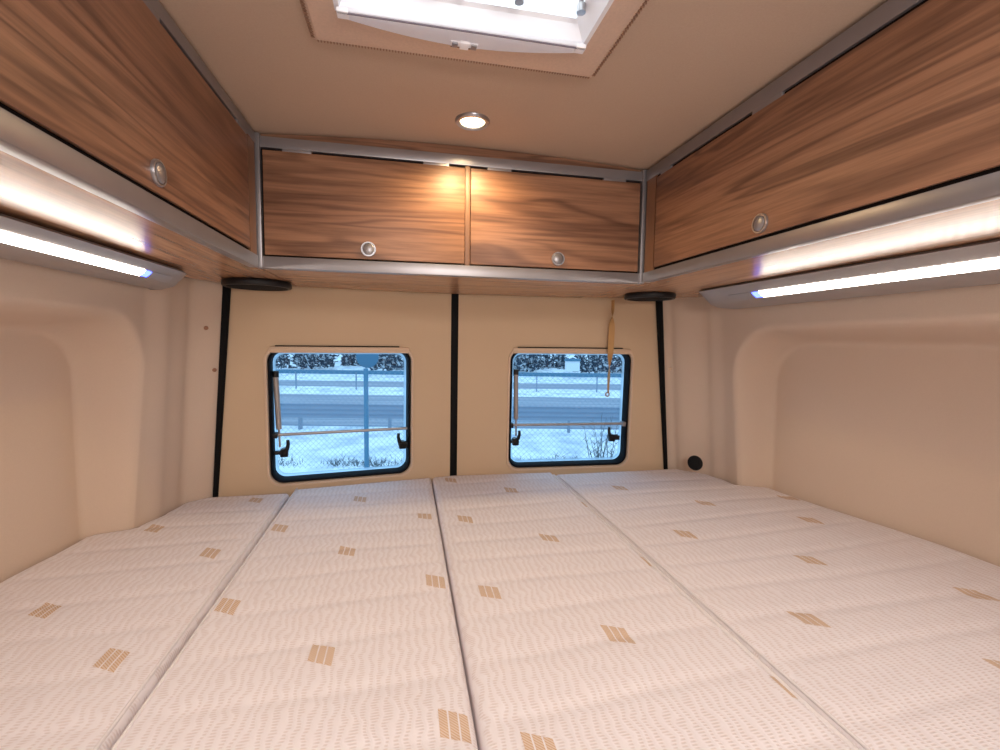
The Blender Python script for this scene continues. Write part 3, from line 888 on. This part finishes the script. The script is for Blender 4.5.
# bushes and bare trees on the bank
def bush(a, d, w, h, z, label, seed, n=420):
    rnd = random.Random(seed); t = bmesh.new()
    for k in range(n):
        x = max(-.95, min(.95, rnd.gauss(0, w * .42))); zz = abs(rnd.gauss(.3, .32)) * h; y = rnd.uniform(-.5, .5)
        L_ = rnd.uniform(.15, .55); an = rnd.uniform(0, PI); dx, dz = math.cos(an) * L_, math.sin(an) * L_; ww = rnd.uniform(.03, .10)
        t.faces.new([t.verts.new((x, y, zz)), t.verts.new((x + ww, y, zz + ww)), t.verts.new((x + dx, y, zz + dz)), t.verts.new((x + dx - ww, y, zz + dz - ww))])
    b_ = MB(); b_._join(t)
    for k in range(6):
        b_.tube([(rnd.gauss(0, w * .2), 0, -.4), (rnd.gauss(0, w * .4), 0, h * rnd.uniform(.6, 1.1))], [.05, .02], 5)
    o = b_.build('bush', TWIG, None, 0); o.matrix_world = OM @ Matrix.Translation((a, d, z))
    tag(o, label, 'bush', 'dark bushes beyond the road')
BL_ = [(-14.6, 29, 'dark bush beyond the road at the left edge of the left window'), (-12.2, 30, 'dark bush beyond the road left of the round sign'),
       (-9.4, 29.5, 'dark bush beyond the road just behind the round sign'), (-6.9, 30, 'dark bush beyond the road at the right edge of the left window'),
       (1.3, 29.5, 'dark bush beyond the road at the left edge of the right window'), (3.3, 30, 'dark bush beyond the road left of the white hut'), (5.9, 29, 'dark bush beyond the road right of the white hut'),
       (8.3, 30, 'dark bush beyond the road at the right edge of the right window')]
for i, (a, d, lb) in enumerate(BL_): bush(a * .9, 25.9 + 1.15 * (i % 3), 1.7 + .5 * (i % 3), 1.5, GZ + .30, lb, 40 + i)
ht = thing('white_hut', 'small white hut among dark bushes, seen at the top of the right window', 'hut', OM @ Matrix.Translation((3.93, 24.6, GZ + .46)))
MB().box(-.37, .37, 0, .5, 0, .56, .02).build('wall', EARTH, ht)
MB().prism([(-.42, .56), (.42, .56), (.37, .68), (-.37, .68)], -.05, .55, axis='Y').build('roof', POSTM, ht)

# ------------------------------------------------------------------ light
w = bpy.data.worlds.new('overcast_sky'); SC.world = w; w.use_nodes = True
bg = w.node_tree.nodes['Background']; bg.inputs[0].default_value = (.44, .72, 1.0, 1); bg.inputs[1].default_value = 1.75
def area(name, loc_, rot, sx_, sy_, e, col):
    l = bpy.data.lights.new(name, 'AREA'); l.shape = 'RECTANGLE'; l.size = sx_; l.size_y = sy_; l.energy = e; l.color = col
    o = bpy.data.objects.new(name, l); COL.objects.link(o); o.location = loc_; o.rotation_euler = rot; return o
area('hatch_daylight', (.08, .48, .56), (0, 0, 0), .45, .5, 3.6, (.95, .97, 1))
area('front_fill', (.13, -.55, .36), (math.radians(25), 0, 0), .5, .3, 8.5, (1, .955, .93))  # added ambient fill, unseen behind the camera, not an actual fixture

area('front_upward_fill', (.2, -.6, .10), (math.radians(105), 0, 0), .5, .12, 4.5, (1, .955, .93))  # second added fill, out of view, lifts the ceiling and cabinets

SC.view_settings.view_transform = 'Standard'
SC.view_settings.look = 'None'
SC.view_settings.exposure = 0.0
SC.view_settings.gamma = 1.0
SC.cycles.max_bounces = 10
SC.cycles.diffuse_bounces = 6
SC.cycles.transparent_max_bounces = 16
